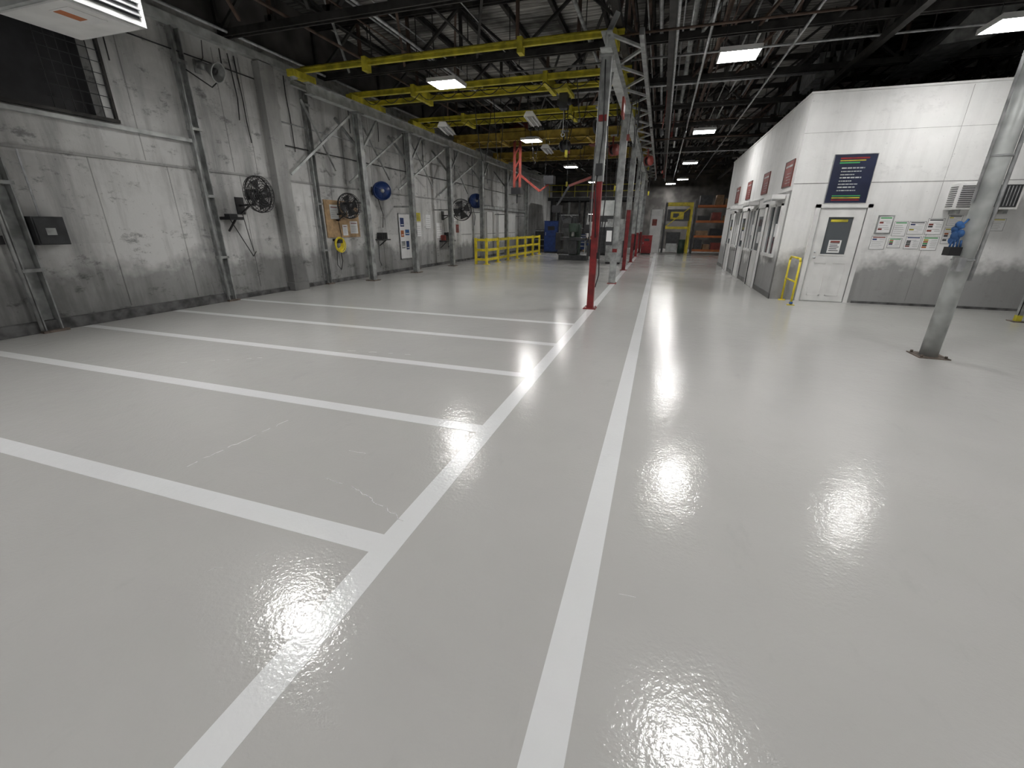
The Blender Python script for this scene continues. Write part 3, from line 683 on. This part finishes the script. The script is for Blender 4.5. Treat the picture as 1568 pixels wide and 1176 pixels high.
m.box(c+Vector((-.55,-.45,-.2)),c+Vector((.55,.35,.45)),STEELL); m.box(c+Vector((-.5,-.4,-.22)),c+Vector((.5,.3,-.2)),WHT)
m.box(c+Vector((.1,-.3,-.226)),c+Vector((.4,.05,-.22)),PAPER); m.box(c+Vector((.13,-.28,-.229)),c+Vector((.25,-.05,-.226)),ORB)
m.box(c+Vector((.56,-.38,-.14)),c+Vector((.565,.28,.40)),DGR)
for i in range(9): m.box(c+Vector((.56,-.4,-.12+i*.06)),c+Vector((.585,.3,-.10+i*.06)),STEELG)
for sx in (-.45,.45): m.tube(c+Vector((sx,0,.45)),c+Vector((sx,0,2.4)),.012,STEELD,seg=6)
m.tube(c+Vector((-.2,.1,.45)),c+Vector((-.2,.1,2.5)),.08,GALV,seg=14)
m.done(.01)

# ---------------------------------------------------------------- far end equipment
m=MB('pallet_rack'); 
xa,xb,xc_=2.0,4.6,7.0; y0,y1=31.2,32.2
for X in (xa,xb,xc_):
    for yy in (y0,y1): m.box((X-.05,yy-.05,0),(X+.05,yy+.05,3.3),DGR)
    for k in range(6): m.beam((X,y0,.2+k*.5),(X,y1,.45+k*.5),.03,.03,DGR)
for z in (.15,1.0,1.9,2.8):
    for yy in (y0,y1): m.box((xa,yy-.03,z),(xc_,yy+.03,z+.13),ORB)
    m.box((xa+.05,y0,z+.1),(xc_-.05,y1,z+.13),CORK)
random.seed(8)
for z in (.28,1.13,2.03,2.93):
    X=xa+.15
    while X<xc_-.6:
        w=random.uniform(.35,.8); h=random.uniform(.25,.6)
        m.box((X,y0+.1,z),(X+w,y1-.1,z+h),random.choice([BRN,DGR,ORB,REDB,BRN,BLK])); X+=w+random.uniform(.05,.3)
m.done()
m=MB('yellow_machine_cell'); xa,xb=.2,1.75; y0,y1=31.4,33
for X in (xa,xb):
    for yy in (y0,y1): m.box((X-.06,yy-.06,0),(X+.06,yy+.06,3.1),YEL if X>1 else DGR)
for z in (1.5,2.95): 
    m.box((xa,y0-.05,z),(xb,y0+.05,z+.15),YEL); m.box((xa,y1-.05,z),(xb,y1+.05,z+.12),YEL)
m.box((xa+.1,y0+.1,2.0),(xb-.1,y1-.2,2.7),DGR); m.box((xa+.3,y0+.05,2.1),(xa+1.1,y0+.1,2.55),YEL); m.box((xa+.45,y0+.03,2.2),(xa+.8,y0+.05,2.45),BLK); m.box((xa+.2,y0+.2,.5),(xb-.5,y1-.3,1.3),DGR); m.box((xa+.25,y0+.1,.1),(xa+.9,y0+.6,.6),STEELL)
m.tube((xb-.35,y0+.3,0),(xb-.35,y0+.3,.85),.22,GRN,seg=20); m.beam((xa,y0,1.6),(xb,y0,2.9),.05,.05,YEL)
m.done()
m=MB('white_partition_board'); m.box((-.75,31.6,0),(.05,31.7,2.7),WHT)
m.box((-.65,31.58,1.6),(-.1,31.6,2.3),PAPER); m.box((-.6,31.57,1.7),(-.3,31.58,2.1),REDB); m.box((-.75,31.55,0),(-.7,31.75,2.75),STEELG); m.box((0,31.55,0),(.05,31.75,2.75),STEELG); m.done()
def cabinet(name,x,y,w,d,h,mat,feat=BLK):
    m=MB(name); m.box((x-w/2,y-d/2,.08),(x+w/2,y+d/2,h),mat); m.box((x-w/2+.03,y-d/2+.03,0),(x+w/2-.03,y+d/2-.03,.08),BLK)
    n=max(1,int(w/.5))
    for i in range(n):
        a=x-w/2+.03+i*(w-.03)/n; m.box((a,y-d/2-.015,.14),(a+(w-.03)/n-.03,y-d/2,h*.5),mat); m.box((a,y-d/2-.015,h*.53),(a+(w-.03)/n-.03,y-d/2,h-.05),mat)
        m.box((a+.05,y-d/2-.03,h*.56),(a+.08,y-d/2-.015,h*.66),GALV)
    m.box((x-w/4,y-d/2-.02,h*.72),(x+w/4,y-d/2-.015,h*.85),feat); m.box((x-w/2-.02,y-d/2-.02,h),(x+w/2+.02,y+d/2+.02,h+.03),mat)
    return m.done(.008)
cabinet('red_tool_cabinet',-.75,29.4,.6,.6,1.1,RED); cabinet('blue_cabinet',-6.6,28.4,.9,.7,1.9,BLUE); cabinet('dark_machine_cabinet',-5.5,27.6,.9,.7,2.1,DGR)
cabinet('grey_control_cabinet',-1.95,21.0,.7,.6,1.9,STEELG,PAPER); cabinet('white_locker',-2.6,30,1.0,.5,2.0,STEELL); cabinet('dark_control_cabinet',-2.3,25.6,1.0,.7,1.9,DGR,PAPER); cabinet('dark_control_cabinet',-3.1,27.2,1.0,.7,2.2,DGR,STEELL)
m=MB('milling_machine'); x,y=-4.1,22.6
m.box((x-.7,y-.4,0),(x+.7,y+.5,.25),DGR); m.box((x-.25,y-.1,.25),(x+.25,y+.5,1.7),GRN); m.box((x-.65,y-.5,.95),(x+.65,y-.05,1.1),DGR); m.box((x-.2,y-.45,.3),(x+.2,y-.1,.95),DGR); m.box((x-.2,y-.6,1.35),(x+.2,y+.3,1.75),GRN)
m.tube((x,y-.45,1.15),(x,y-.45,1.45),.08,STEELG); m.tube((x,y-.45,1.75),(x,y-.45,2.0),.13,DGR); m.torus((x+.75,y-.3,1.0),.13,.015,BLK,axis='X'); m.box((x+.5,y-.3,1.3),(x+.8,y-.1,1.7),BLK); m.tube((x+.3,y,1.5),(x+.65,y-.2,1.5),.03,BLK)
m.box((x-.9,y-.3,.5),(x-.6,y+.2,1.3),BLK); m.path([(x-.75,y,1.3),(x-.7,y,1.9),(x-.3,y,2.1),(x,y-.4,2.0)],.02,BLK)
m.done(.01)
m=MB('workbench'); x,y=-3.6,29.3; m.box((x-1,y-.35,.85),(x+.9,y+.35,.9),CORK)
for sx in (-.95,.85):
    for sy in (-.3,.3): m.box((x+sx-.03,y+sy-.03,0),(x+sx+.03,y+sy+.03,.85),STEELG)
m.box((x-.9,y-.3,.3),(x+.8,y+.3,.33),STEELG); random.seed(2)
for i in range(9):
    a=x-.9+i*.19; m.box((a,y-.2,.9),(a+.13,y+.1,.9+random.uniform(.1,.5)),random.choice([WHT,BLUE,REDB,BLK,YELD,STEELL]))
m.box((x-1,y+.32,.9),(x+.9,y+.35,1.9),STEELL); m.box((x-.9,y-.25,2.35),(x+.8,y-.1,2.41),STEELG); m.box((x-.85,y-.24,2.34),(x+.75,y-.11,2.35),TVS)
for sx in (-.95,.85): m.box((x+sx-.03,y+.27,.9),(x+sx+.03,y+.33,2.45),STEELG); 
for sx in (-.9,.8): m.beam((x+sx,y+.3,2.4),(x+sx,y-.2,2.38),.03,.03,STEELG)
m.done()
random.seed(31)
for (x,y,w,h,mm) in ((-7.6,30.5,1.2,1.4,DGR),(-6.0,31,1.3,2.4,DGR),(-4.9,31.2,.8,1.1,BLUE),(8.2,29,1.2,1.5,BRN)):
    m=MB('shipping_crate')
    m.box((x-w/2,y-.4,.12),(x+w/2,y+.4,h),mm)
    for k in (-.4,0,.4): m.box((x+k*w-.05,y-.42,0),(x+k*w+.05,y+.42,.12),CORK)
    for z in (.3,h*.5,h-.12): m.box((x-w/2-.01,y-.42,z),(x+w/2+.01,y-.4,z+.08),CORK if mm is BRN else STEELG)
    m.done()
m=MB('steel_frame_mezzanine')
for X in (-7.6,-5.6,-3.4,-1.7):
    for yy in (32.2,34.5): m.ibeam((X,yy,0),(X,yy,3.3),.14,.14,DGR)
for yy in (32.2,34.5): m.ibeam((-7.9,yy,3.4),(-1.4,yy,3.4),.14,.2,DGR)
for z in (3.9,4.3): m.tube((-7.9,32.2,z),(-1.4,32.2,z),.025,YELD)
for i in range(8): m.tube((-7.8+i*.9,32.2,3.5),(-7.8+i*.9,32.2,4.3),.02,YELD)
m.box((-7.9,32.1,3.5),(-1.4,34.6,3.54),STEELG)
for i,X in enumerate((-7.2,-6.3,-5.0,-4.3,-2.7)): m.tube((X,32.0,0.0),(X,32.0,3.2),.06+.02*(i%2),STEELL if i%2 else STEELG,seg=12)
m.done()

m=MB('floor_crack_glints'); random.seed(17)  # thin crack ridges with their glints painted in as white
def gl(p,q,n,j,r=.003,pr=.7):
    pts=[]
    for i in range(n+1):
        t_=i/n; pts.append((p[0]+(q[0]-p[0])*t_+random.uniform(-j,j),p[1]+(q[1]-p[1])*t_+random.uniform(-j,j),.0))
    for a,b2 in zip(pts[:-1],pts[1:]):
        if random.random()<pr: m.tube(a,b2,r,CRK,seg=5)
gl((-2.98,1.72),(-2.88,2.62),22,.012); gl((-1.72,1.93),(-1.22,1.74),18,.012,.0036,.85); gl((-1.95,1.95),(-1.78,1.93),6,.008); gl((-2.05,2.32),(-1.9,2.32),5,.006,.0022); gl((-1.95,1.05),(-1.75,1.3),8,.01,.0014,.5); gl((4.3,6.1),(5.2,5.9),9,.01); gl((-.02,1.6),(.15,1.6),5,.006,.0015,.5)
gl((-3.9,4.6),(-2.6,4.75),22,.012,.002,.35); gl((-5.5,3.4),(-4.6,4.0),18,.012,.002,.35)
m.done()

# ---------------------------------------------------------------- world + camera
w=bpy.data.worlds.new('World'); sc.world=w; w.use_nodes=True
w.node_tree.nodes['Background'].inputs[0].default_value=(.6,.65,.7,1); w.node_tree.nodes['Background'].inputs[1].default_value=.1
cam=bpy.data.cameras.new('camera'); co=bpy.data.objects.new('camera',cam); sc.collection.objects.link(co); sc.camera=co
cam.sensor_width=36; cam.lens=651.9/1568*36; cam.clip_start=.05; cam.clip_end=200
p,y,r=[math.radians(v) for v in (20.35,18.03,.47)]
F=Vector((-math.sin(y)*math.cos(p),math.cos(y)*math.cos(p),-math.sin(p))); R=Vector((math.cos(y),math.sin(y),0)); U=R.cross(F)
R2=R*math.cos(r)+U*math.sin(r); U2=U*math.cos(r)-R*math.sin(r)
M=Matrix((R2,U2,-F)).transposed().to_4x4(); M.translation=(0,0,1.6); co.matrix_world=M
